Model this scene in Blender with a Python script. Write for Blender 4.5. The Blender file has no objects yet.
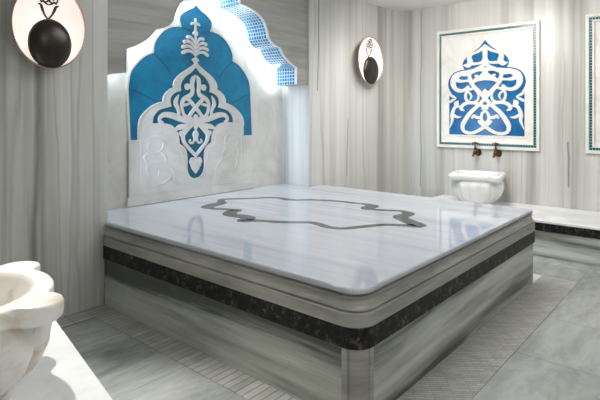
import bpy, bmesh, math, random
from mathutils import Vector, Matrix
random.seed(7)
S = bpy.context.scene
COL = S.collection
PI = math.pi

# ------------------------------------------------------------------ helpers
def lin(r, g, b):
    f = lambda c: (c / 255 / 12.92) if c <= 10 else ((c / 255 + .055) / 1.055) ** 2.4
    return (f(r), f(g), f(b), 1)

def link(name, me, parent=None):
    o = bpy.data.objects.new(name, me)
    COL.objects.link(o)
    if parent: o.parent = parent
    return o

class MB:
    """collects shapes and links them as ONE mesh object"""
    def __init__(s): s.v = []; s.f = []; s.uv = {}
    def add(s, vs, fs):
        o = len(s.v); s.v += [tuple(v) for v in vs]; s.f += [tuple(i + o for i in f) for f in fs]
    def box(s, x0, y0, z0, x1, y1, z1):
        s.add([(x0,y0,z0),(x1,y0,z0),(x1,y1,z0),(x0,y1,z0),(x0,y0,z1),(x1,y0,z1),(x1,y1,z1),(x0,y1,z1)],
              [(0,3,2,1),(4,5,6,7),(0,1,5,4),(1,2,6,5),(2,3,7,6),(3,0,4,7)])
    def loops(s, L, cap0=True, cap1=True, closed=True):
        n = len(L[0]); vs = [p for l in L for p in l]; fs = []
        for k in range(len(L) - 1):
            for i in range(n if closed else n - 1):
                j = (i + 1) % n
                fs.append((k*n+i, k*n+j, (k+1)*n+j, (k+1)*n+i))
        if cap0: fs.append(tuple(reversed(range(n))))
        if cap1: fs.append(tuple(range((len(L)-1)*n, len(L)*n)))
        s.add(vs, fs)
    def lathe(s, prof, c=(0,0,0), M=None, n=40, cap0=True, cap1=True):
        L = []
        for r, z in prof:
            l = []
            for i in range(n):
                a = 2*PI*i/n; p = Vector((r*math.cos(a), r*math.sin(a), z))
                if M: p = M @ p
                l.append(tuple(p + Vector(c)))
            L.append(l)
        s.loops(L, cap0, cap1)
    def tube(s, pts, rad, n=12):
        pts = [Vector(p) for p in pts]; L = []
        if not isinstance(rad, (list, tuple)): rad = [rad]*len(pts)
        up = None
        for i, p in enumerate(pts):
            t = (pts[min(i+1, len(pts)-1)] - pts[max(i-1, 0)]).normalized()
            if up is None: up = Vector((0,0,1)) if abs(t.z) < .9 else Vector((1,0,0))
            a = t.cross(up).normalized(); b = a.cross(t).normalized(); up = b
            L.append([tuple(p + rad[i]*(a*math.cos(2*PI*k/n) + b*math.sin(2*PI*k/n))) for k in range(n)])
        s.loops(L)
    def build(s, name, mat, parent=None, smooth=False, bevel=0, angle=35):
        me = bpy.data.meshes.new(name); me.from_pydata(s.v, [], s.f); me.update()
        bm = bmesh.new(); bm.from_mesh(me)
        bmesh.ops.recalc_face_normals(bm, faces=bm.faces[:])
        bm.to_mesh(me); bm.free()
        me.materials.append(mat)
        if smooth:
            for p in me.polygons: p.use_smooth = True
            me.set_sharp_from_angle(angle=math.radians(angle))
        o = link(name, me, parent)
        if bevel:
            m = o.modifiers.new('bevel', 'BEVEL'); m.width = bevel; m.segments = 2; m.limit_method = 'ANGLE'
        return o

def thing(name, label, cat, loc=(0,0,0), group=None, rz=0):
    o = bpy.data.objects.new(name, None); COL.objects.link(o)
    o.location = loc; o.rotation_euler = (0, 0, rz); o.empty_display_size = .1
    o['label'] = label; o['category'] = cat
    if group: o['group'] = group
    return o
def struct(o, label, cat):
    o['kind'] = 'structure'; o['label'] = label; o['category'] = cat
    return o

def copy_tree(o, parent=None):
    c = o.copy(); COL.objects.link(c)
    if parent: c.parent = parent
    for ch in list(o.children): copy_tree(ch, c)
    return c

def spline(pts, k=6, closed=False):
    """Catmull-Rom through n-dimensional points"""
    n = len(pts); out = []
    g = (lambda i: pts[i % n]) if closed else (lambda i: pts[max(0, min(n-1, i))])
    for i in range(n if closed else n-1):
        p0, p1, p2, p3 = g(i-1), g(i), g(i+1), g(i+2)
        for j in range(k):
            t = j/k
            out.append(tuple(.5*((2*b) + (-a+c)*t + (2*a-5*b+4*c-d)*t*t + (-a+3*b-3*c+d)*t**3)
                             for a, b, c, d in zip(p0, p1, p2, p3)))
    if not closed: out.append(tuple(pts[-1]))
    return out

def cusps(segs, k=5):
    """joins splines end to end keeping the corners between them"""
    out = []
    for sgm in segs:
        q = spline(sgm, k) if len(sgm) > 2 else [tuple(p) for p in sgm]
        if out and max(abs(a-b) for a, b in zip(out[-1], q[0])) < 1e-6: q = q[1:]
        out += q
    return out

def mirror_poly(half):
    """half outline from top axis to bottom axis, u>=0 -> closed outline"""
    left = [(-u, v) for u, v in reversed(half) if u > 1e-6]
    return list(half) + left

def plate(mb, poly, fr, h0, h1, bev=0):
    n = len(poly)
    L = [[fr(u, v, h0) for u, v in poly], [fr(u, v, h1) for u, v in poly]]
    mb.loops(L, cap0=False, cap1=True)

def offset_poly(poly, d):
    n = len(poly); out = []
    ar = sum(poly[i][0]*poly[(i+1)%n][1]-poly[(i+1)%n][0]*poly[i][1] for i in range(n))
    sg = 1 if ar > 0 else -1
    for i in range(n):
        a, b, c = Vector(poly[i-1]), Vector(poly[i]), Vector(poly[(i+1) % n])
        t1 = (b-a); t2 = (c-b)
        if t1.length < 1e-9: t1 = t2
        if t2.length < 1e-9: t2 = t1
        t1.normalize(); t2.normalize()
        n1 = Vector((t1.y, -t1.x))*sg; n2 = Vector((t2.y, -t2.x))*sg
        m = n1+n2
        if m.length < 1e-6: m = n1
        m.normalize(); c_ = max(.45, m.dot(n1))
        q = b + m*d/c_
        out.append((q.x, q.y))
    return out

def rim_plate(mb, poly, fr, d0, d1, h0, h1):
    """a raised band along an outline, from offset d0 to d1"""
    a = offset_poly(poly, d0) if d0 else poly
    b = offset_poly(poly, d1) if d1 else poly
    n = len(poly)
    mb.loops([[fr(u, v, h0) for u, v in a], [fr(u, v, h1) for u, v in a],
              [fr(u, v, h1) for u, v in b], [fr(u, v, h0) for u, v in b]], False, False)

def stroke(mb, pts, fr, h0, h1, k=6, bev=.15):
    """a carved stroke: pts are (u, v, width)"""
    q = spline(pts, k) if len(pts) > 2 else [tuple(p) for p in pts]
    A = []; n = len(q)
    nor = []
    for i in range(n):
        d = Vector((q[min(i+1, n-1)][0]-q[max(i-1, 0)][0], q[min(i+1, n-1)][1]-q[max(i-1, 0)][1]))
        if d.length < 1e-9: d = Vector((1, 0))
        d.normalize(); nor.append((Vector((-d.y, d.x)), d))
    left, right = [], []
    for (u, v, w), (nn, d) in zip(q, nor):
        w = max(w, .0006)/2
        left.append((u+nn.x*w, v+nn.y*w)); right.append((u-nn.x*w, v-nn.y*w))
    # round ends
    def cap(i, sgn):
        u, v, w = q[i]; nn, d = nor[i]; w = max(w, .0006)/2; r = []
        for a in range(1, 6):
            t = PI*a/6
            p = nn*(math.cos(t)*sgn) + d*(math.sin(t)*sgn)
            r.append((u+p.x*w, v+p.y*w))
        return r
    b = 1-bev
    vs, fs = [], []
    for (u, v, w), l, r in zip(q, left, right):
        lt = (u+(l[0]-u)*b, v+(l[1]-v)*b); rt = (u+(r[0]-u)*b, v+(r[1]-v)*b)
        hm = h0+(h1-h0)*.7
        vs += [fr(*l, h0), fr(*l, hm), fr(*lt, h1), fr(*rt, h1), fr(*r, hm), fr(*r, h0)]
    for i in range(n-1):
        for j in range(5):
            fs.append((i*6+j, i*6+j+1, (i+1)*6+j+1, (i+1)*6+j))
    mb.add(vs, fs)
    for i, sgn, e0, e1 in ((0, -1, right, left), (n-1, 1, left, right)):
        c = [e0[i] if sgn > 0 else e0[i]] + cap(i, sgn) + [e1[i]]
        u, v, w = q[i]
        hm = h0+(h1-h0)*.7
        vs = []; fs = []
        m = len(c)
        for p in c:
            pt = (u+(p[0]-u)*b, v+(p[1]-v)*b)
            vs += [fr(*p, h0), fr(*p, hm), fr(*pt, h1)]
        for j in range(m-1):
            fs += [(j*3, j*3+3, j*3+4, j*3+1), (j*3+1, j*3+4, j*3+5, j*3+2)]
        fs.append(tuple(j*3+2 for j in range(m)))
        mb.add(vs, fs)

# ------------------------------------------------------------------ materials
class NT:
    def __init__(s, name):
        s.m = bpy.data.materials.new(name); s.m.use_nodes = True
        s.t = s.m.node_tree; s.n = s.t.nodes; s.b = s.n['Principled BSDF']
    def node(s, ty, **kw):
        n = s.n.new(ty)
        for k, v in kw.items(): setattr(n, k, v)
        return n
    def l(s, a, b): s.t.links.new(a, b)
    def coord(s, scale, rot=(0,0,0), uv=False, loc=(0,0,0)):
        tc = s.node('ShaderNodeTexCoord'); mp = s.node('ShaderNodeMapping')
        if uv:
            s.l(tc.outputs['UV'], mp.inputs[0])
        else:
            g = s.node('ShaderNodeNewGeometry'); s.l(g.outputs['Position'], mp.inputs[0])
        mp.inputs['Scale'].default_value = scale; mp.inputs['Rotation'].default_value = rot; mp.inputs['Location'].default_value = loc
        return mp.outputs[0]
    def noise(s, vec, scale, detail=4, rough=.55, dist=0):
        n = s.node('ShaderNodeTexNoise'); s.l(vec, n.inputs['Vector'])
        n.inputs['Scale'].default_value = scale; n.inputs['Detail'].default_value = detail
        n.inputs['Roughness'].default_value = rough; n.inputs['Distortion'].default_value = dist
        return n.outputs['Fac']
    def ramp(s, fac, stops):
        r = s.node('ShaderNodeValToRGB'); s.l(fac, r.inputs[0]); e = r.color_ramp.elements
        while len(e) < len(stops): e.new(.5)
        for x, (p, c) in zip(e, stops): x.position = p; x.color = c
        return r.outputs[0]
    def mix(s, fac, a, b, mode='MIX'):
        m = s.node('ShaderNodeMix', data_type='RGBA', blend_type=mode)
        if isinstance(fac, (int, float)): m.inputs[0].default_value = fac
        else: s.l(fac, m.inputs[0])
        for i, x in ((6, a), (7, b)):
            if isinstance(x, tuple): m.inputs[i].default_value = x
            else: s.l(x, m.inputs[i])
        return m.outputs[2]
    def math(s, op, a, b=0.0):
        m = s.node('ShaderNodeMath', operation=op)
        for i, x in ((0, a), (1, b)):
            if isinstance(x, (int, float)): m.inputs[i].default_value = x
            else: s.l(x, m.inputs[i])
        return m.outputs[0]
    def bump(s, h, strength=.3, dist=.01):
        b = s.node('ShaderNodeBump'); s.l(h, b.inputs['Height'])
        b.inputs['Strength'].default_value = strength; b.inputs['Distance'].default_value = dist
        s.l(b.outputs[0], s.b.inputs['Normal'])
    def glow(s, c, k):
        s.b.inputs['Emission Color'].default_value = c; s.b.inputs['Emission Strength'].default_value = k
    def fin(s, col, rough=.3, metal=0, spec=.5):
        if isinstance(col, tuple): s.b.inputs['Base Color'].default_value = col
        else: s.l(col, s.b.inputs['Base Color'])
        if isinstance(rough, (int, float)): s.b.inputs['Roughness'].default_value = rough
        else: s.l(rough, s.b.inputs['Roughness'])
        s.b.inputs['Metallic'].default_value = metal
        s.b.inputs['Specular IOR Level'].default_value = spec
        return s.m

W1 = (1,1,1,1); K1 = (0,0,0,1)

def streak_marble(name, scale, light, mid, dark, rough=.25, rot=(0,0,0), vein=.5, warp=.35, contrast=(.3,.5,.72), loc=(0,0,0), joint=None, coarse=1.0, jd=.55, fine=(.55,1.25), veins=(), tone=None):
    """polished marble with long parallel streaks; scale is small along the streaks"""
    t = NT(name)
    base = t.coord(scale, rot, loc=loc)
    wob = t.coord((.8,.8,.8), loc=loc)
    w = t.node('ShaderNodeTexNoise'); t.l(wob, w.inputs['Vector']); w.inputs['Scale'].default_value = 1.3; w.inputs['Detail'].default_value = 2
    va = t.node('ShaderNodeVectorMath', operation='MULTIPLY_ADD')
    t.l(w.outputs['Color'], va.inputs[0]); va.inputs[1].default_value = (warp,)*3; t.l(base, va.inputs[2])
    v = va.outputs[0]
    f1 = t.noise(v, 1.0*coarse, 5, .6)
    col = t.ramp(f1, [(contrast[0], dark), (contrast[1], mid), (contrast[2], light)])
    f2 = t.noise(v, 3.7*coarse, 3, .7)
    col = t.mix(.45, col, t.ramp(f2, [(.3, (fine[0],)*3+(1,)), (.7, (fine[1],)*3+(1,))]), 'MULTIPLY')
    # thin dark veins
    f3 = t.noise(v, .62*coarse, 2, .5)
    d = t.math('ABSOLUTE', t.math('SUBTRACT', f3, .585))
    vm = t.ramp(d, [(0, W1), (.012, K1)])
    col = t.mix(t.math('MULTIPLY', vm, vein), col, tuple(c*.45 for c in dark[:3])+(1,))
    if veins:
        g = t.node('ShaderNodeNewGeometry'); sp = t.node('ShaderNodeSeparateXYZ'); t.l(g.outputs['Position'], sp.inputs[0])
        wn = t.math('MULTIPLY', t.math('SUBTRACT', t.noise(t.coord((1,1,1)), 2.2, 2, .5), .5), .05)
        for ax_, a0, z0, a1, z1, wd_, k_ in veins:
            # a natural dark vein running from (a0, z0) to (a1, z1) on the slab
            line = t.math('ADD', t.math('MULTIPLY', t.math('SUBTRACT', sp.outputs[2], z0), (a1-a0)/(z1-z0)), a0)
            dd = t.math('ABSOLUTE', t.math('SUBTRACT', t.math('ADD', sp.outputs[ax_], wn), line))
            e_ = t.math('MULTIPLY', t.math('LESS_THAN', sp.outputs[2], max(z0, z1)), t.math('GREATER_THAN', sp.outputs[2], min(z0, z1)))
            mk = t.math('MULTIPLY', t.ramp(t.math('DIVIDE', dd, wd_), [(.1, W1), (1, K1)]), e_)
            col = t.mix(t.math('MULTIPLY', mk, k_), col, tuple(c*.32 for c in dark[:3])+(1,))
    if tone:
        g = t.node('ShaderNodeNewGeometry'); md = t.node('ShaderNodeVectorMath', operation='MULTIPLY_ADD'); t.l(g.outputs['Position'], md.inputs[0])
        md.inputs[1].default_value = (1/tone[0], 1/tone[1], 0); md.inputs[2].default_value = (tone[2]/tone[0], tone[3]/tone[1], 0)
        fl = t.node('ShaderNodeVectorMath', operation='FLOOR'); t.l(md.outputs[0], fl.inputs[0])
        wnz = t.node('ShaderNodeTexWhiteNoise'); t.l(fl.outputs[0], wnz.inputs[0])
        col = t.mix(1.0, col, t.ramp(wnz.outputs['Value'], [(0, (.80,.81,.80,1)), (1, (1.04,1.05,1.03,1))]), 'MULTIPLY')
    if joint:
        ax, period, off = joint
        g = t.node('ShaderNodeNewGeometry'); sp = t.node('ShaderNodeSeparateXYZ'); t.l(g.outputs['Position'], sp.inputs[0])
        for a, p_, o_ in zip(ax, period, off):
            m = t.math('FRACT', t.math('DIVIDE', t.math('ADD', sp.outputs[a], o_), p_))
            j = t.math('LESS_THAN', m, .0035/p_)
            col = t.mix(t.math('MULTIPLY', j, jd), col, tuple(c*.3 for c in dark[:3])+(1,))
    return t.fin(col, rough)

def plain_marble(name, a, b, scale=2.5, rough=.3):
    t = NT(name); v = t.coord((1,1,1))
    f = t.noise(v, scale, 6, .6, 1.2)
    col = t.ramp(f, [(.35, b), (.55, a), (1, a)])
    f3 = t.noise(v, scale*.7, 3, .5, .8)
    d = t.math('ABSOLUTE', t.math('SUBTRACT', f3, .5))
    col = t.mix(t.math('MULTIPLY', t.ramp(d, [(0, W1), (.03, K1)]), .25), col, b)
    return t.fin(col, rough)

M = {}
# wall slabs: grey marble, streaks running straight up
M['wall'] = streak_marble('wall_marble', (5,5,.09), lin(217,217,213), lin(199,199,193), lin(150,150,143), .3, vein=.3, warp=.16, contrast=(.3,.46,.64), fine=(.82,1.1), joint=((0,1), (1.18,1.2), (.62,.53)), jd=.3, veins=((0,2.335,1.55,2.37,2.62,.012,.8),(0,2.86,.62,2.89,1.25,.012,.7),(0,-.46,.3,-.43,1.62,.03,.55),(1,.115,.55,.115,1.02,.014,.7),(1,1.78,.4,1.78,2.6,.012,.5)))
M['header'] = streak_marble('arch_marble', (.35,.35,5), lin(174,174,168), lin(164,164,158), lin(144,144,138), .35, vein=.15, warp=.15, joint=((2,), (.42,), (.13,)), jd=.35)
M['side'] = streak_marble('platform_side_marble', (.28,.28,4.8), lin(214,217,209), lin(178,181,171), lin(92,94,86), .28, rot=(.05,.05,0), vein=.35, warp=.2, contrast=(.39,.475,.56))
M['top'] = streak_marble('platform_top_marble', (5,.3,1), lin(206,209,216), lin(198,201,209), lin(172,176,186), .06, vein=.12, warp=.15, contrast=(.28,.45,.75), fine=(.86,1.08))
M['mould'] = streak_marble('moulding_marble', (1.2,1.2,9), lin(196,195,188), lin(176,175,167), lin(146,145,137), .3, vein=.1)
M['floor'] = streak_marble('floor_marble', (1.1,3.4,1), lin(206,208,204), lin(180,183,179), lin(138,142,139), .2, rot=(0,0,.25), vein=.06, warp=.7, joint=((0,1), (.62,.62), (.11,.26)), tone=(.62,.62,.11,.26))
M['white'] = plain_marble('white_marble', lin(238,239,239), lin(220,221,220), 2.2, .25)
M['panelwhite'] = plain_marble('carved_white_marble', lin(236,235,230), lin(222,219,212), 3.2, .4)
M['nichewhite'] = plain_marble('niche_white_marble', lin(214,212,206), lin(197,195,188), 2.6, .35)
M['ceiling'] = NT('ceiling_paint').fin(lin(236,235,232), .8)

def basin_mat():
    t = NT('basin_marble'); v = t.coord((1,1,1))
    f = t.noise(v, 5, 5, .6, 1.5)
    col = t.ramp(f, [(.3, lin(210,196,176)), (.48, lin(240,236,229)), (.8, lin(247,245,241))])
    f2 = t.noise(v, 9, 4, .6, .5)
    col = t.mix(t.ramp(f2, [(.6, K1), (.72, (.45,.45,.45,1))]), col, lin(206,180,140))
    return t.fin(col, .35)
M['basin'] = basin_mat()

def dark_mat():
    t = NT('dark_granite'); v = t.coord((1,1,1))
    f = t.noise(v, 26, 5, .7)
    col = t.ramp(f, [(.4, lin(16,15,14)), (.55, lin(38,35,33)), (.68, lin(104,98,92))])
    return t.fin(col, .45, spec=.3)
M['dark'] = dark_mat()

def inlay_mat():
    t = NT('grey_inlay'); v = t.coord((1,1,1))
    f = t.noise(v, 7, 4, .6)
    return t.fin(t.ramp(f, [(.3, lin(30,34,38)), (.7, lin(68,73,77))]), .1)
M['inlay'] = inlay_mat()

def glaze(name, a, b, rough=.22, scale=6):
    t = NT(name); v = t.coord((1,1,1)); f = t.noise(v, scale, 5, .65, .6)
    return t.fin(t.ramp(f, [(.3, a), (.7, b)]), rough)
M['blue'] = glaze('blue_glaze', lin(0,98,138), lin(6,130,166), .3, 5)
M['blue_line'] = glaze('blue_groove', lin(0,70,108), lin(2,84,124), .35)
M['teal'] = glaze('teal_glaze', lin(4,86,112), lin(10,112,138), .3)
M['panelblue'] = glaze('panel_blue_glaze', lin(2,72,132), lin(14,118,176), .2, 9)
def tiles_mat(name, cols, seed):
    t = NT(name); v = t.coord((60,60,60))
    n = t.node('ShaderNodeTexWhiteNoise'); 
    fl = t.node('ShaderNodeVectorMath', operation='FLOOR'); t.l(v, fl.inputs[0]); t.l(fl.outputs[0], n.inputs[0])
    return t.fin(t.ramp(n.outputs['Value'], [(i/(len(cols)-1), c) for i, c in enumerate(cols)]), .2)
M['tile'] = tiles_mat('teal_tiles', [lin(0,78,82), lin(6,104,100), lin(14,120,132), lin(4,90,88)], 1)

def soffit_mat():
    t = NT('blue_mosaic'); v = t.coord((1,1,1), uv=True)
    br = t.node('ShaderNodeTexBrick', offset=0.0); t.l(v, br.inputs['Vector'])
    br.inputs['Scale'].default_value = 1; br.inputs['Brick Width'].default_value = .034; br.inputs['Row Height'].default_value = .034
    br.inputs['Mortar Size'].default_value = .004; br.inputs['Mortar Smooth'].default_value = .1
    br.inputs['Color1'].default_value = lin(12,126,184); br.inputs['Color2'].default_value = lin(60,170,214); br.inputs['Mortar'].default_value = lin(214,226,230)
    br.inputs['Bias'].default_value = -.1
    t.bump(t.math('SUBTRACT', 1.0, br.outputs['Fac']), .4, .004)
    return t.fin(br.outputs['Color'], .2)
M['soffit'] = soffit_mat()

def strip_mat(name, bw, rh, rot, off=.5, con=1.0, loc=(0,0,0)):
    t = NT(name); v = t.coord((1,1,1), (0,0,rot), loc=loc)
    br = t.node('ShaderNodeTexBrick', offset=off); t.l(v, br.inputs['Vector'])
    br.inputs['Scale'].default_value = 1; br.inputs['Brick Width'].default_value = bw; br.inputs['Row Height'].default_value = rh
    br.inputs['Mortar Size'].default_value = .003; br.inputs['Mortar Smooth'].default_value = .3
    br.inputs['Color1'].default_value = lin(196,195,188); br.inputs['Color2'].default_value = lin(170,170,164); br.inputs['Mortar'].default_value = tuple(a*con+b*(1-con) for a, b in zip(lin(132,131,126), lin(180,179,172)))
    f = t.noise(t.coord((1,1,1)), 12, 4, .6)
    col = t.mix(.5, br.outputs['Color'], t.ramp(f, [(.3, (.7,.7,.7,1)), (.7, (1.15,1.15,1.15,1))]), 'MULTIPLY')
    t.bump(t.math('SUBTRACT', 1.0, br.outputs['Fac']), .6, .006)
    return t.fin(col, .45)
M['slat'] = strip_mat('slatted_stone', .40, .046, 0, .0, 1.0, (.275,0,0))
M['scale'] = strip_mat('fine_stone_strips', .09, .018, .9, .5, .45)

def bronze():
    t = NT('dark_bronze'); f = t.noise(t.coord((1,1,1)), 9, 4, .6)
    return t.fin(t.ramp(f, [(.3, lin(52,48,44)), (.7, lin(78,72,65))]), .3, .8)
M['bronze'] = bronze()
M['rose'] = NT('rose_metal').fin(lin(196,170,150), .35, .85)
M['brass'] = NT('aged_brass').fin(lin(92,68,48), .3, .9)
M['fil'] = NT('filigree_dark').fin(lin(70,52,34), .45, .4)
def dish_mat():
    t = NT('alabaster'); f = t.noise(t.coord((1,1,1)), 11, 5, .6, .8)
    return t.fin(t.ramp(f, [(.35, lin(226,214,204)), (.55, lin(240,232,226))]), .5) if not t.glow(lin(255,240,232), .62) else t.m
M['dish'] = dish_mat()
def emit(name, c, s):
    t = NT(name); t.b.inputs['Emission Color'].default_value = c; t.b.inputs['Emission Strength'].default_value = s
    return t.fin(c, .5)
M['led'] = emit('led_light', (.85,.94,1,1), 64)
M['bulb'] = emit('bulb_light', (1,.90,.82,1), 13)

# ------------------------------------------------------------------ room
XL, XR, YB, YF, YN, H = -1.95, 4.0, -2.6, 2.1, 2.48, 2.63
NX = 2.2                                   # the niche runs from x = 0 to x = NX

def wall(name, x0, y0, x1, y1, label, mat='wall', z0=0, z1=H):
    m = MB(); m.box(x0, y0, z0, x1, y1, z1)
    return struct(m.build(name, M[mat]), label, 'wall')
m = MB(); m.box(XL-.2, YB-.2, -.1, XR+.2, YN+.2, 0); struct(m.build('floor', M['floor']), 'grey marble tile floor around the platform', 'floor')
m = MB(); m.box(XL-.2, YB-.2, H, XR+.2, YN+.2, H+.1); struct(m.build('ceiling', M['ceiling']), 'plain pale grey ceiling', 'ceiling')
wall('wall_left', XL-.2, YB-.2, XL, YN+.2, 'streaked grey marble wall behind the near basin')
wall('wall_back', XL, YB-.2, XR, YB, 'streaked grey marble wall behind the viewer')
wall('wall_right', XR, YB-.2, XR+.2, YN+.2, 'pale streaked marble wall with two carved blue panels')
wall('wall_front_left', XL, YF, .024, YN+.2, 'grey marble wall section left of the lit niche')
wall('wall_front_right', NX, YF, XR, YN+.2, 'grey marble wall section right of the lit niche')
wall('wall_niche', .024, YN, NX, YN+.2, 'white marble back wall of the lit niche', 'nichewhite')

# scalloped arch over the niche
AC = 1.105
half = cusps([[(.93,1.605),(.93,1.775)],
              [(.93,1.775),(.84,1.815),(.755,1.87),(.705,1.925),(.685,1.95)],
              [(.685,1.95),(.62,1.965),(.565,1.995),(.53,2.035)],
              [(.53,2.035),(.515,2.095),(.47,2.175),(.385,2.235),(.28,2.268),(.175,2.285)],
              [(.175,2.285),(.165,2.345),(.115,2.41),(.045,2.455),(0,2.50)]])
arch = [(AC+u, z) for u, z in half] + [(AC-u, z) for u, z in reversed(half[:-1])]   # right foot -> crown -> left foot
HY0, HY1 = 2.125, 2.405
poly = [(NX, 1.605)] + [(NX, H), (.024, H), (.024, 1.575)] + list(reversed(arch))
m = MB(); m.loops([[(x, HY0, z) for x, z in poly], [(x, HY1, z) for x, z in poly]])
struct(m.build('wall_arch', M['header']), 'grey marble header with scalloped arch above the niche', 'arch')
# mosaic lining of the arch: a thin strip under the scallops with its own lengthwise coordinate
def soffit_strip(name, y0, y1, t_, mat, label):
    a2 = []
    for i, p in enumerate(arch):
        a = Vector(arch[max(i-1, 0)]); b = Vector(arch[min(i+1, len(arch)-1)]); d = (b-a).normalized()
        nn = Vector((-d.y, d.x))           # towards the opening
        a2.append((p[0]+nn.x*t_, p[1]+nn.y*t_))
    vs, fs, uv = [], [], []
    s_ = 0
    me = bpy.data.meshes.new(name)
    for i, (p, q) in enumerate(zip(arch, a2)):
        if i: s_ += math.dist(arch[i], arch[i-1])
        vs += [(p[0], y0, p[1]), (q[0], y0, q[1]), (q[0], y1, q[1]), (p[0], y1, p[1])]
        uv += [(s_, 0), (s_, 0), (s_, y1-y0), (s_, y1-y0)]
    n = len(arch)
    for i in range(n-1):
        for j in range(4):
            k = (j+1) % 4
            fs.append((i*4+j, i*4+k, (i+1)*4+k, (i+1)*4+j))
    me.from_pydata(vs, [], fs)
    l = me.uv_layers.new(name='UVMap')
    for lp in me.loops: l.data[lp.index].uv = uv[lp.vertex_index]
    me.materials.append(mat)
    return struct(link(name, me), label, 'trim')
soffit_strip('trim_1', HY0+.022, HY1, .006, M['soffit'], 'turquoise mosaic lining under the scalloped arch')
soffit_strip('trim_2', HY0-.006, HY0+.022, .008, M['white'], 'thin white strip painting the bright halo along the front of the scalloped arch')  # white strip added to draw the bright halo of the lit arch edge

# light strip behind the arch, in the gap before the back wall
m = MB()
out = []
for i, p in enumerate(arch):
    a = Vector(arch[max(i-1, 0)]); b = Vector(arch[min(i+1, len(arch)-1)]); d = (b-a).normalized()
    out.append((p[0]+d.y*.022, 2.427, p[1]-d.x*.022))
m.tube(out[::2], .009, 6)
o = m.build('led_strip', M['led'], smooth=True)
o['label'] = 'cool white light strip glowing behind the scalloped arch'; o['category'] = 'light strip'

# stone strips let into the floor
m = MB(); m.box(-.15, -.26, 0, 0.0, YF, .004); struct(m.build('trim_3', M['slat']), 'slatted stone strip in the floor along the left side of the platform', 'trim')
m = MB(); m.box(XL, YF-.17, 0, -.15, YF, .004); struct(m.build('trim_4', M['slat']), 'stone strip in the floor under the left wall', 'trim')
m = MB(); m.box(0, -.26, 0, 2.62, 0.0, .004); struct(m.build('trim_5', M['scale']), 'fine stone strip in the floor along the right side of the platform', 'trim')
m = MB(); m.box(2.36, 0, 0, 2.62, YF, .004); struct(m.build('trim_6', M['white']), 'pale stone strip in the floor behind the platform', 'trim')

# ------------------------------------------------------------------ heated platform
PX, PY = 2.39, 2.085
def rrect(off, r, z, y1=PY):
    """rounded outline of the platform; off grows the three free sides"""
    x0, x1, y0 = -off, PX+off, -off
    pts = [(x0, y1)]
    for cx, cy, a0, r in ((x0+r, y0+r, PI, r), (x1-r*.4, y0+r*.4, 1.5*PI, r*.4)):
        for k in range(9):
            a = a0 + k*PI/16
            pts.append((cx+r*math.cos(a), cy+r*math.sin(a)))
    pts += [(x1, y1)]
    return [(x, y, z) for x, y in pts]
plat = thing('marble_platform', 'large polished marble platform with dark band and inlaid medallion, in the middle of the room', 'platform')
R = .09
m = MB(); m.loops([rrect(.004, R, 0), rrect(.004, R, .322)]); m.build('base', M['side'], plat)
for cx, cy, sx in ((0, 0, 1),):
    m = MB()
    c = (cx+sx*(R-.004), R-.004)
    prof = []
    for k in range(0, 33):
        a = (PI if sx > 0 else 1.5*PI) + k*PI/64
        prof.append(a)
    def ring(z):
        pts = []
        for i, a in enumerate(prof):
            rr = R+.008
            if i in (6, 7, 25, 26): rr = R+.002
            pts.append((c[0]+rr*math.cos(a), c[1]+rr*math.sin(a), z))
        pts.append((c[0], c[1], z))
        return pts
    m.loops([ring(0), ring(.322)])
    m.build('corner_post', M['mould'], plat)
m = MB(); m.loops([rrect(.014, R, .322), rrect(.014, R, .412)]); m.build('dark_band', M['dark'], plat, smooth=True)
m = MB()
prof = [(.016,.412),(.016,.468),(.012,.472),(.003,.4735),(.003,.478),(.012,.4795),(.014,.484),(.012,.489),(.006,.494),(.0,.504),(-.004,.515),(-.005,.523),(-.002,.528),(.003,.530),(.003,.534),(-.012,.535),(-.012,.543)]
m.loops([rrect(o_, max(.03, R+o_), z) for o_, z in prof]); m.build('moulding', M['mould'], plat, smooth=True, angle=40)
# top slab, running on into the niche
def slab(off, z):
    base = [p for p in rrect(off, R, z)]
    return base[:-1] + [(PX+off, PY, z), (NX-.004, PY, z), (NX-.004, YN-.004, z), (.028, YN-.004, z), (.028, PY, z)]
m = MB(); m.loops([slab(-.006,.543), slab(.0,.547), slab(.002,.556), slab(0,.565), slab(-.005,.57)]); top = m.build('top_slab', M['top'], plat)
# inlaid grey outline on the top
cl = [(1.11,2.17),(1.19,2.13),(1.27,2.06),(1.35,2.00),(1.43,1.95),(1.48,1.88),(1.49,1.81),(1.485,1.74),(1.51,1.67),(1.57,1.61),(1.64,1.51),(1.70,1.35),(1.71,1.22),(1.73,1.11),(1.69,1.02),(1.58,1.0),(1.575,.92),(1.63,.81),(1.66,.73),(1.60,.645),(1.47,.64),(1.40,.57),(1.29,.41),
      (1.23,.49),(1.17,.58),(1.09,.635),(.99,.68),(.895,.735),(.865,.82),(.885,.91),(.90,.99),(.86,1.06),(.785,1.15),(.74,1.24),(.70,1.33),(.645,1.39),(.725,1.43),(.735,1.51),(.72,1.62),(.80,1.70),(.865,1.71),(.845,1.79),(.79,1.90),(.80,1.99),(.90,2.03),(1.0,2.05),(1.045,2.11)]
wd = {22:.14, 21:.12, 20:.13, 19:.11, 14:.13, 15:.12, 35:.13, 36:.12, 37:.13, 38:.13, 39:.12, 40:.10, 43:.12, 44:.13, 45:.11, 6:.08, 7:.09}
q = spline([(x, y, wd.get(i, .075)) for i, (x, y) in enumerate(cl)], 5, True)
n = len(q); a, b = [], []
for i in range(n):
    d = Vector((q[(i+1)%n][0]-q[i-1][0], q[(i+1)%n][1]-q[i-1][1])).normalized(); w = q[i][2]*.42
    a.append((q[i][0]-d.y*w, q[i][1]+d.x*w)); b.append((q[i][0]+d.y*w, q[i][1]-d.x*w))
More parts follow.
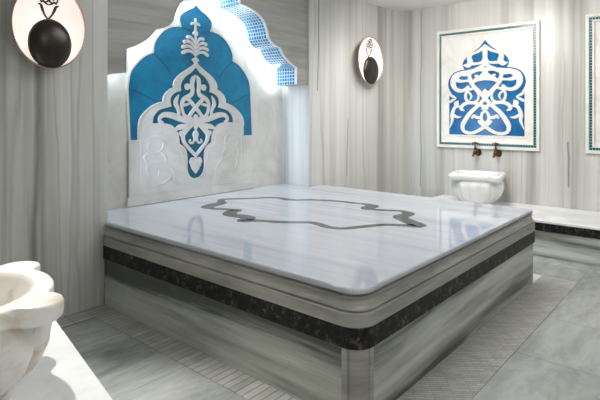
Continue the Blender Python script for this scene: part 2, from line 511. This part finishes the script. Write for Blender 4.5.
m = MB(); m.loops([[(x, y, .567) for x, y in a], [(x, y, .5708) for x, y in a], [(x, y, .5708) for x, y in b], [(x, y, .567) for x, y in b]], False, False)
ol = m.build('inlay', M['inlay'], top); ol['label'] = 'grey scalloped outline inlaid in the polished top'

# ------------------------------------------------------------------ benches
rb = thing('stone_bench', 'long white-topped stone bench with dark band under the two carved panels', 'bench', (XR, 0, 0))
def bench_part(name, x0, x1, z0, z1, mat, par, y0=YB+.004, y1=YF, bev=.004):
    m = MB(); m.box(x0, y0, z0, x1, y1, z1)
    return m.build(name, M[mat], par, bevel=bev)
bench_part('top_slab', -.82, -.002, .312, .335, 'white', rb, y1=1.5, bev=.006)
bench_part('dark_band', -.805, -.002, .235, .312, 'dark', rb, y1=1.49)
bench_part('front_panel', -.795, -.002, 0, .235, 'side', rb, y1=1.485)

BH = .40
lb = thing('stone_bench', 'white stone bench in the near left corner carrying the large basin', 'bench', (-.6, YF, 0))
def quad(name, inset, z0, z1, mat, bev):
    e = [(-.56-inset, 2.095), (-1.14-inset, -.85), (XL+.005, -.85), (XL+.005, 2.095)]
    m = MB(); m.loops([[(x+.6, y-YF, z0) for x, y in e], [(x+.6, y-YF, z1) for x, y in e]])
    return m.build(name, M[mat], lb, bevel=bev)
quad('top_slab', 0, BH-.045, BH, 'white', .005)
quad('dark_band', .025, BH-.11, BH-.045, 'dark', .002)
quad('front_panel', .035, 0, BH-.11, 'side', .002)

# ------------------------------------------------------------------ basins
def basin(loc, rz, label, sc=1.0, mat='basin'):
    t = thing('marble_basin', label, 'basin', loc, 'carved marble wash basins', rz)
    t.scale = (sc, sc, 1)
    RH = .335
    # rim: a ring with four rounded ears
    N = 160
    def outer(a):
        r = .292
        for k in range(4):
            c = PI/4 + k*PI/2
            d = (a-c+PI) % (2*PI) - PI
            # ear: circle radius .075 at distance .325
            er, ec = .072, .303
            s_ = ec*math.sin(d)
            if abs(s_) < er and math.cos(d) > 0:
                r = max(r, ec*math.cos(d)+math.sqrt(er*er-s_*s_))
        return r
    def ring(f, z): return [(f(2*PI*i/N)*math.cos(2*PI*i/N), f(2*PI*i/N)*math.sin(2*PI*i/N), z) for i in range(N)]
    m = MB()
    inner = [(.238, RH), (.229, RH-.004), (.222, RH-.02), (.212, RH-.07), (.185, RH-.14), (.13, RH-.19), (.06, RH-.208), (.012, RH-.212)]
    L = [ring(lambda a: .27, RH-.062), ring(lambda a: outer(a)-.014, RH-.060), ring(lambda a: outer(a)-.003, RH-.05), ring(outer, RH-.035), ring(outer, RH-.01), ring(lambda a: outer(a)-.005, RH-.002), ring(lambda a: outer(a)-.012, RH)]
    L += [ring(lambda a, r=r: r, z) for r, z in inner]
    m.loops(L, False, True)
    m.build('rim', M[mat], t, smooth=True, angle=50)
    # bowl: gadrooned outside
    m = MB(); L = []
    prof = [(.268, RH-.06), (.272, RH-.075), (.288, RH-.09), (.292, RH-.13), (.286, RH-.175), (.268, RH-.22), (.238, RH-.26), (.195, RH-.292), (.17, RH-.31)]
    for j, (r, z) in enumerate(prof):
        am = (0, 0, .05, .10, .12, .13, .12, .08, 0)[j]
        L.append([((r*(1-am*(1-abs(math.cos(7*(2*PI*i/N))) ** .5)))*math.cos(2*PI*i/N), (r*(1-am*(1-abs(math.cos(7*(2*PI*i/N))) ** .5)))*math.sin(2*PI*i/N), z) for i in range(N)])
    m.loops(L, False, False)
    m.build('bowl', M[mat], t, smooth=True, angle=60)
    m = MB(); m.lathe([(.168, RH-.308), (.178, RH-.316), (.18, 0.0)], n=64); m.build('foot', M[mat], t, smooth=True)
    m = MB(); m.lathe([(.02, RH-.2125), (.02, RH-.209), (.012, RH-.2085)], n=20); o = m.build('drain', M['brass'], t, smooth=True)
    return t
basin((-1.247, .705, BH), math.radians(-13), 'large round marble basin with eared rim on the near left bench')
basin((3.65, .93, .335), math.radians(14), 'small white marble basin under the carved panel and two taps', .94, 'white')

# ------------------------------------------------------------------ taps
def tap(n, label):
    t = thing('water_tap', label, 'tap', (XR, n, .868), 'brass taps above the far basin')
    Mx = Matrix.Rotation(-PI/2, 3, 'Y')          # lathe axis towards the room
    m = MB(); m.lathe([(.040, 0), (.040, .008), (.034, .016), (.022, .018), (.018, .024)], M=Mx, n=24); m.build('wall_plate', M['brass'], t, smooth=True)
    m = MB()
    m.tube([(-.012,0,0), (-.06,0,0), (-.095,0,.002)], [.024,.025,.024], 14)
    m.lathe([(.016,-.022),(.024,-.012),(.027,0),(.024,.014),(.016,.03),(.012,.045),(.016,.05),(.016,.056),(.010,.06),(.009,.105)], (-.088,0,0), n=18)
    m.build('body', M['brass'], t, smooth=True, angle=60)
    m = MB(); m.tube([(-.09,0,0), (-.115,0,.004), (-.136,0,-.006), (-.146,0,-.028), (-.147,0,-.04)], [.014,.013,.012,.0125,.016], 12); m.build('spout', M['brass'], t, smooth=True)
    m = MB()
    m.lathe([(.012,.100),(.015,.106),(.015,.116),(.009,.126),(.003,.130)], (-.088,0,0), n=14)
    for dx, dy in ((.036,0),(-.036,0),(0,.036),(0,-.036)):
        m.tube([(-.088,0,.111), (-.088+dx*.7,dy*.7,.111), (-.088+dx,dy,.111)], [.0075,.007,.010], 8)
    m.build('handle', M['brass'], t, smooth=True)
    return t
tap(1.055, 'left brass tap with cross handle above the far basin')
tap(.825, 'right brass tap with cross handle above the far basin')

# ------------------------------------------------------------------ carved wall panels
def wall_panel(yc, label):
    t = thing('carved_panel', label, 'wall panel', (XR-.001, yc, .915), 'carved blue and white panels on the right wall')
    fr = lambda u, v, h: (-h, -u, v)              # seen from the room: u to the right, v up
    Wd, Hh = 1.165, 1.395
    m = MB()
    def rect(i): return [(-Wd/2+i, i), (Wd/2-i, i), (Wd/2-i, Hh-i), (-Wd/2+i, Hh-i)]
    def band(i0, i1, h0, h1): m.loops([[fr(*p, h0) for p in rect(i0)], [fr(*p, h1) for p in rect(i0)], [fr(*p, h1) for p in rect(i1)], [fr(*p, h0) for p in rect(i1)]], False, False)
    band(0, .030, 0, .03); band(.060, .077, 0, .03); band(.030, .060, 0, .018)
    m.build('frame', M['panelwhite'], t)
    m = MB(); p_ = .0285; s_ = .0112
    def tile(u, v): 
        m.loops([[fr(u+a*s_, v+b*s_, .017) for a, b in ((-1,-1),(1,-1),(1,1),(-1,1))], [fr(u+a*s_, v+b*s_, .0235) for a, b in ((-1,-1),(1,-1),(1,1),(-1,1))]], False, True)
    x0 = Wd/2-.045; nu = round(2*x0/p_)
    for k in range(nu+1):
        u = -x0+2*x0*k/nu; tile(u, .045); tile(u, Hh-.045)
    y0, y1 = .045, Hh-.045; nv = round((y1-y0)/p_)
    for k in range(1, nv):
        v = y0+(y1-y0)*k/nv; tile(-x0, v); tile(x0, v)
    m.build('mosaic_border', M['tile'], t)
    # field with the sunken blue ground
    m = MB(); plate(m, rect(.076), fr, 0, .010); m.build('field', M['panelwhite'], t)
    kx, ky = .002836, .00288
    cv = lambda x, y: (x*kx, .152+(390-y)*ky)
    segs = [[(0,10),(20,34),(50,57),(75,73),(90,90),(94,106),(86,124)],
            [(86,124),(110,127),(135,138),(151,158),(157,183),(150,207),(141,219)],
            [(141,219),(152,226)], [(152,226),(152,390)], [(152,390),(0,390)]]
    hp = [cv(*p) for p in cusps(segs)]
    outline = mirror_poly(hp)
    m = MB(); plate(m, outline, fr, .009, .0125); m.build('ground', M['panelblue'], t)
    m = MB(); rim_plate(m, outline, fr, .014, -.001, .009, .016); m.build('ground_border', M['panelwhite'], t)
    ST = [
        [(3,40,10),(5,60,12),(4,80,12),(8,98,16)],
        [(0,30,4),(10,42,13),(24,53,14),(42,60,11),(57,66,14),(65,80,22),(60,96,24),(72,108,22),(88,106,5)],
        [(6,98,14),(28,103,11),(50,103,14)],
        [(2,108,16),(20,119,15),(42,130,18),(62,140,18),(64,156,16),(56,171,14)],
        [(44,130,16),(72,134,15),(100,140,22),(124,153,30),(134,176,27),(126,199,20),(105,210,17),(85,207,14),(70,196,14)],
        [(60,168,14),(84,171,11),(104,170,16),(118,164,22)],
        [(70,146,14),(92,146,12)],
        [(14,162,14),(30,156,14),(38,151,10)],
        [(0,130,24),(0,150,26),(0,164,16)],
        [(4,166,13),(28,168,14),(48,174,16)],
        [(60,176,16),(44,196,17),(25,215,18),(8,234,17),(-10,254,17),(-32,275,17),(-60,300,19),(-80,327,21),(-93,352,20),(-88,374,15),(-65,382,14),(-40,378,14),(-14,364,15),(10,347,16),(24,335,13)],
        [(52,203,12),(70,209,12),(80,225,12),(78,245,12),(64,258,12),(46,259,12),(30,249,11),(26,232,10),(32,216,10),(42,206,9)],
        [(76,214,8),(63,221,9),(56,235,9),(62,247,4)],
        [(-8,283,14),(14,271,14),(40,262,14),(70,260,15),(92,269,16),(99,284,16),(86,291,5)],
        [(113,252,6),(119,262,25),(118,272,16)],
        [(110,274,12),(124,276,14),(134,292,16),(139,312,17),(138,332,13),(150,363,3)],
        [(134,308,14),(117,318,12),(100,317,4)],
        [(0,206,3),(0,214,22),(0,228,30),(0,244,26)],
        [(12,150,16),(24,161,12),(40,164,10)],
        [(10,128,16),(32,129,14),(52,136,14)],
        [(0,291,9),(12,304,12),(17,319,13),(36,318,14),(46,312,12),(52,320,11)],
        [(16,322,13),(10,335,13),(0,341,10)],
        [(148,225,11),(136,232,12),(122,240,5),(136,248,12),(148,255,11)],
    ]
    m = MB(); i = 0
    for sk in ST:
        for sx in (1, -1):
            i += 1
            stroke(m, [(sx*x*kx, cv(0, y)[1], w*kx*.9) for x, y, w in sk], fr, .012, .0215+.00005*i, 5)
    m.build('ornament', M['panelwhite'], t, smooth=True, angle=30)
    return t
wall_panel(.97, 'carved white panel with blue arabesque on the right wall above basin and taps')
wall_panel(-.63, 'teal-bordered panel cut off by the right edge of the picture')

# ------------------------------------------------------------------ niche panel
def niche_panel():
    t = thing('niche_panel', 'tall blue and white carved panel with palmette on the niche back wall', 'wall panel', (1.072, YN-.001, .574))
    fr = lambda u, v, h: (u, -h, v)
    kx, ky = .0110, .00896
    cv = lambda x, y: (x*kx, 1.3-(y-115)*ky-.574)
    MS, MO = .955, -.026                          # the medallion is a little narrower than its ground
    mx = lambda x: x*kx*MS+MO
    cm = lambda x, y: (mx(x), cv(x, y)[1])
    # blue ground with its scalloped crown
    segs = [[(0,5.5),(4,9.5),(11,14),(15.8,19.5),(16,24.5),(14.5,29.5)],
            [(14.5,29.5),(22,30.5),(30,35),(36,42),(39.6,50),(40,57.5)],
            [(40,57.5),(47,61),(54,68.5),(59.5,78),(61.5,92)],
            [(61.5,92),(61.5,137.5)],[(61.5,137.5),(0,137.5)]]
    out = [(u*.985+(-.012 if v > .8 else .008), v) for u, v in mirror_poly([cv(*p) for p in cusps(segs)])]
    m = MB(); plate(m, out, fr, 0, .012); gr = m.build('blue_ground', M['blue'], t)
    m = MB(); rim_plate(m, out, fr, .016, -.001, 0, .0152); m.build('border', M['nichewhite'], t)
    for sx in (1, -1):
        for ln in ([(40,57.5),(34,63),(28,70),(24.5,76)], [(61,92),(54,94),(44,99),(36,103)], [(14.5,29.5),(10,30.5),(5,31.5)]):
            m = MB(); stroke(m, [(sx*x*kx-.01, cv(0,y)[1], .009) for x, y in ln], fr, .01, .0135, 4)
            m.build('petal_line', M['blue_line'], gr)
    # white carved plate: medallion outline standing on a plain lower slab
    mo = [[(0,63),(3,66),(9,70.8),(16.5,76),(21,81.5),(22.4,86),(21.7,89)],
          [(21.7,89),(25,90.3),(29,93.5),(31.8,98),(32.2,103)],
          [(32.2,103),(37,104),(43,107.3),(49,112.5),(53.3,119),(54.5,127)]]
    ouf = lambda sx: [cm(sx*x, y) for x, y in cusps(mo)] + [cm(sx*54.5,137.5), cv(sx*61.5,137.5), cv(sx*61.5,188.5), cm(0,188.5)]
    mi = [[(0,67.5),(4.5,72.8),(10.5,77.4),(14.2,82.5),(15.5,87),(15,91.5)],
          [(15,91.5),(19.5,93),(23.7,96),(25.6,101),(24.5,107)],
          [(24.5,107),(30,108.4),(36.5,110.8),(41,116.5),(42,122.8)],
          [(42,122.8),(34,122.6),(26,124),(20.8,128),(17.5,135),(16.6,143)],
          [(16.6,143),(13.5,144.8),(10.6,148),(9.2,152.4),(8.7,160),(8.7,169),(6.2,175),(2.5,177.2),(0,177.6)]]
    innf = lambda sx: [cm(sx*x, y) for x, y in cusps(mi)]
    # medallion plate with an opening: two halves between outer and inner outline
    m = MB()
    for sx in (1, -1):
        o_ = ouf(sx); i_ = innf(sx); vc = cv(0, 137.5)[1]
        k = next(j for j in range(len(i_)) if j > 3 and i_[j][1] < vc)
        cut = (i_[k-1][0]+(i_[k][0]-i_[k-1][0])*(vc-i_[k-1][1])/(i_[k][1]-i_[k-1][1]), vc)
        for pl in (o_[:-3] + [cut] + list(reversed(i_[:k])), [o_[-4]] + o_[-3:] + list(reversed(i_[k:])) + [cut]):
            m.loops([[fr(u, v, .011) for u, v in pl], [fr(u, v, .030) for u, v in pl]], False, True)
    md = m.build('medallion', M['nichewhite'], t)
    m = MB(); plate(m, innf(1) + list(reversed(innf(-1)[1:-1])), fr, .012, .0162); m.build('medallion_ground', M['teal'], md)
    # raised lip along the medallion and the plain skirting below
    m = MB()
    for sx in (1, -1):
        stroke(m, [cm(sx*x, y)+(.012,) for x, y in cusps(mo)[::2]], fr, .028, .035, 2)
    a = cv(63,188.5); b = cv(63,197)
    m.loops([[fr(-a[0], max(.0,b[1]), 0), fr(a[0], max(.0,b[1]), 0), fr(a[0], a[1], 0), fr(-a[0], a[1], 0)], [fr(-a[0], max(0.,b[1]), .036), fr(a[0], max(0.,b[1]), .036), fr(a[0], a[1], .032), fr(-a[0], a[1], .032)]])
    m.build('lip', M['nichewhite'], t, smooth=True)
    # arabesque inside the medallion
    def C(x, y, w): return (x/3.6, 49+y/3.6, w/3.6)
    def D(x, y, w): return (x/6.155, 115+y/6.155, w/6.155)
    ST = [
        [C(2,97,5),C(10,110,17),C(13,127,15),C(11,150,14),C(17,166,15),C(40,180,16),C(50,195,13),C(50,215,11),C(44,234,11),C(30,249,12)],
        [C(14,135,12),C(27,137,19),C(31,138,22)],
        [C(62,168,2),C(69,182,12),C(72,199,16),C(64,215,12),C(61,233,11),C(68,248,11)],
        [C(32,177,12),C(15,194,13),C(0,211,13),C(-16,231,13),C(-28,249,13)],
        [C(20,197,3),C(35,201,10),C(46,203,9)],
        [C(18,257,24),C(50,252,20),C(86,239,20),C(112,237,16),C(126,247,12),C(125,260,11),C(117,262,7)],
        [C(30,274,12),C(56,280,18),C(74,287,9),C(86,291,2)],
        [C(14,268,20),C(36,290,20),C(47,310,16),C(42,334,13),C(25,355,12),C(3,379,11)],
        [C(54,298,10),C(61,303,7),C(50,312,9)],
        [C(0,246,20),C(0,264,26),C(0,280,18)],
        [C(0,291,4),C(4,304,13),C(3,318,11),C(0,331,3)],
        [C(4,322,6),C(11,337,7),C(22,334,7),C(20,326,5)],
        [C(0,378,9),C(1,390,6)],
        [D(20,272,26),D(22,292,30),D(14,316,30),D(6,338,18),D(0,356,4)],
        [D(26,268,18),D(33,286,18)],
        [D(0,280,30),D(0,330,20)],
    ]
    m = MB(); i = 0
    for sk in ST:
        for sx in (1, -1):
            i += 1
            stroke(m, [(mx(sx*x), cv(0, y)[1], w*.0098) for x, y, w in sk], fr, .014, .029+.00005*i, 5)
    m.build('arabesque', M['nichewhite'], md, smooth=True, angle=30)
    # palmette above the medallion
    PL = [
        [(0,59.5,.8),(0,48,2.6),(0,38,2.0),(0,24,2.2),(0,19.5,1.6)],
        [(0,24.0,2.2),(2.4,24.2,2.6),(4.2,25.4,1.6)],
        [(0,30.2,.6),(0,34,6.2),(0,37.8,.6)],
        [(0,57.4,.8),(0,60.2,7.6),(0,63.5,2.4)],
        [(0,56,1.6),(4,52.6,2.4),(8.5,52,3.0),(12.5,54.2,3.4)],
        [(0,53,1.6),(4.5,48.5,2.4),(8.5,47.4,3.0),(12.6,48.8,3.4)],
        [(0,50,1.6),(4,44.5,2.4),(7.5,42.7,3.0),(11,43.6,3.4)],
        [(0,46,1.6),(3,40.5,2.4),(5.4,38.4,2.8),(7.8,38.6,3.2)],
    ]
    m = MB()
    for k, sk in enumerate(PL):
        for sx in (1, -1):
            stroke(m, [(mx(sx*x), cv(0, y)[1], w*.0098) for x, y, w in sk], fr, .011, .028+.0001*k+(.00005 if sx > 0 else 0), 5)
    m.build('palmette', M['nichewhite'], t, smooth=True, angle=30)
    # faint low-relief fields beside the drop
    for sx in (1, -1):
        m = MB()
        fpts = [(52,131),(52,186.5),(12,186.5)]
        crv = spline([(12,186.5),(12,165),(13.5,152),(20,145.5),(21.5,137),(27,131)], 6)
        hh = .0310
        for path, k_ in ((crv, 1), ([(27,131),(52,131)], 1), ([(52,131),(52,186.5)], 1), ([(52,186.5),(12,186.5)], 1)):
            hh += .0002; stroke(m, [cm(sx*x, y)+(.010,) for x, y in path], fr, .029, hh, k_)
        for vine in ([(38,143,1.2),(44,140,1.4),(46,146,1.4),(40,150,1.6),(33,146,1.6),(33,138,1.8),(40,134.5,1.6),(48,138,1.2)],
                     [(20,180,1.6),(24,166,1.8),(32,160,1.8),(42,158,1.6),(47,164,1.4),(44,172,1.6),(37,172,1.4),(36,166,1.2)],
                     [(30,160,1.2),(30,154,3.0),(34,150,1)], [(24,172,1.2),(30,178,3.0),(38,180,1)], [(46,150,1),(49,154,3),(46,160,1)]):
            stroke(m, [cm(sx*x, y)+(w*.0098,) for x, y, w in vine], fr, .029, .0325, 5)
        m.build('relief_field', M['nichewhite'], t, smooth=True)
    return t
niche_panel()

# ------------------------------------------------------------------ sconces
def sconce(x, z, ru, rv, label):
    t = thing('wall_sconce', label, 'wall lamp', (x, YF, z), 'disc wall lamps on the niche wall')
    s = lambda u, v, d: (u*ru, -d, v*rv)
    N = 64
    def ring(r, d, cu=0, cv_=0): return [s(cu+r*math.cos(2*PI*i/N), cv_+r*math.sin(2*PI*i/N), d) for i in range(N)]
    m = MB(); m.loops([ring(.22, 0), ring(.22, .05), ring(.18, .06)]); m.build('wall_mount', M['bronze'], t, smooth=True, angle=40)
    # shallow alabaster dish
    m = MB(); L = [ring(r, .098-.035*(1-r*r)) for r in (.02,.2,.4,.6,.75,.88,.97)]
    m.loops(L, True, False); dish = m.build('dish', M['dish'], t, smooth=True)
    m = MB(); m.loops([ring(.15, .052), ring(.5, .060), ring(.8, .075), ring(1.0, .094), ring(1.0, .104), ring(.985, .106), ring(.965, .100), ring(.965, .094), ring(.8, .070)], False, False); m.build('rim', M['rose'], t, smooth=True, angle=40)
    # dark dome low on the dish
    m = MB(); rr, cv_ = .58, -.415
    L = [ring(rr, .092, 0, cv_), ring(rr*1.0, .098, 0, cv_)]
    for k in range(1, 9):
        a = k*PI/2/9; L.append(ring(rr*math.cos(a), .098+.050*math.sin(a), 0, cv_))
    m.loops(L, True, True); dome = m.build('dome', M['bronze'], t, smooth=True, angle=50)
    m = MB(); m.loops([ring(.12, .062, 0, cv_), ring(.12, .092, 0, cv_)]); m.build('dome_arm', M['bronze'], dome, smooth=True)
    m = MB(); m.loops([ring(.36, .084, 0, cv_), ring(.42, .084, 0, cv_), ring(.42, .091, 0, cv_), ring(.36, .091, 0, cv_), ring(.36, .084, 0, cv_)], False, False); m.build('bulb', M['bulb'], dome)
    # filigree above the dome
    fr = lambda u, v, h: s(u, v, .098-.035*(1-u*u-v*v)+h)     # lies on the dish
    F = [[(.0,.16,.03),(.09,.26,.035),(.15,.38,.05),(.19,.47,.045),(.27,.50,.015)],
         [(.16,.36,.03),(.19,.44,.035)],
         [(0,.50,.02),(.08,.53,.03),(.14,.57,.035),(.19,.55,.03),(.22,.62,.03),(.225,.72,.03),(.20,.77,.03)],
         [(-.06,.66,.03),(0,.60,.03),(.08,.55,.03)],
         [(.0,.60,.03),(.07,.67,.03),(.13,.69,.03),(.15,.65,.025),(.11,.62,.025)],
         [(0,.72,.04),(.08,.75,.035),(.12,.82,.03),(.06,.88,.025),(0,.89,.025)],
         [(0,.79,.05),(0,.85,.05)]]
    m = MB()
    for sk in F:
        for sx in (1, -1):
            stroke(m, [(sx*u*1.05, .17+(v-.16)*1.0, w*1.45) for u, v, w in sk], fr, -.002, .003, 5)
    m.build('filigree', M['fil'], dish, smooth=True, angle=30)
    return t
sconce(-.40, 1.845, .222, .262, 'round disc wall lamp with dark dome, left of the niche')
sconce(3.2, 1.93, .262, .278, 'disc wall lamp right of the niche, seen at a slant')

# ------------------------------------------------------------------ lights
def spot(name, loc, to, energy, color, size=70, blend=.6, rad=.05):
    l = bpy.data.lights.new(name, 'SPOT'); l.energy = energy; l.color = color; l.spot_size = math.radians(size); l.spot_blend = blend; l.shadow_soft_size = rad
    o = bpy.data.objects.new(name, l); COL.objects.link(o); o.location = loc
    o.rotation_euler = (Vector(to)-Vector(loc)).to_track_quat('-Z', 'Y').to_euler()
def area(name, loc, to, energy, color, sx, sy, spread=180):
    l = bpy.data.lights.new(name, 'AREA'); l.shape = 'RECTANGLE'; l.size = sx; l.size_y = sy; l.energy = energy; l.color = color; l.spread = math.radians(spread)
    o = bpy.data.objects.new(name, l); COL.objects.link(o); o.location = loc
    o.rotation_euler = (Vector(to)-Vector(loc)).to_track_quat('-Z', 'Y').to_euler()
WARM = (1,.965,.925); COOL = (.9,.96,1)
spot('spot_near_basin', (-.92, 1.65, 2.6), (-1.15, .6, .5), 190, WARM, 56, .5, .03)
area('wall_washer', (2.75, .75, 2.6), (4.0, .75, 1.1), 44, WARM, .5, 1.6)
area('wall_washer_right', (2.75, -1.1, 2.6), (4.0, -1.0, 1.1), 22, WARM, .5, 1.0)
spot('spot_panel', (3.2, 1.0, 2.6), (3.7, .97, .3), 45, WARM, 60, 1, .08)
spot('spot_lamp_wall', (3.0, 1.3, 2.6), (3.1, 2.1, .9), 22, WARM, 90, .8, .05)
area('ambient_fill', (1.2, .6, 2.6), (1.2, .6, 0), 27, (.97,.98,1), 1.6, 1.2)  # added fill for the general ambient level, no fixture there
area('ambient_fill_near', (-.4, -1.4, 2.6), (-.4, -1.4, 0), 19, (.97,.98,1), 1.0, 1.0)  # weak fill added above the viewer, no fixture there
area('jamb_fill', (.06, 2.29, 1.15), (2.2, 2.29, 1.05), 2.4, (.62,.76,1), .08, .8, 50)  # unseen bluish fill added behind the left wall edge to brighten the right jamb
w = bpy.data.worlds.new('World'); S.world = w; w.use_nodes = True
w.node_tree.nodes['Background'].inputs[0].default_value = (.8,.85,.9,1); w.node_tree.nodes['Background'].inputs[1].default_value = .02

# ------------------------------------------------------------------ camera
cd = bpy.data.cameras.new('Camera'); cam = bpy.data.objects.new('Camera', cd); COL.objects.link(cam)
cam.location = (-1.722, -1.157, 1.3); cam.rotation_euler = (PI/2, 0, math.atan2(-.7575, .6528))
cd.sensor_width = 36; cd.lens = 30.0; cd.shift_y = -85/600; cd.clip_start = .02
S.camera = cam
S.view_settings.view_transform = 'Standard'; S.view_settings.look = 'None'; S.view_settings.exposure = 0.0; S.view_settings.gamma = 1
S.view_settings.use_curve_mapping = False
S.cycles.use_denoising = True
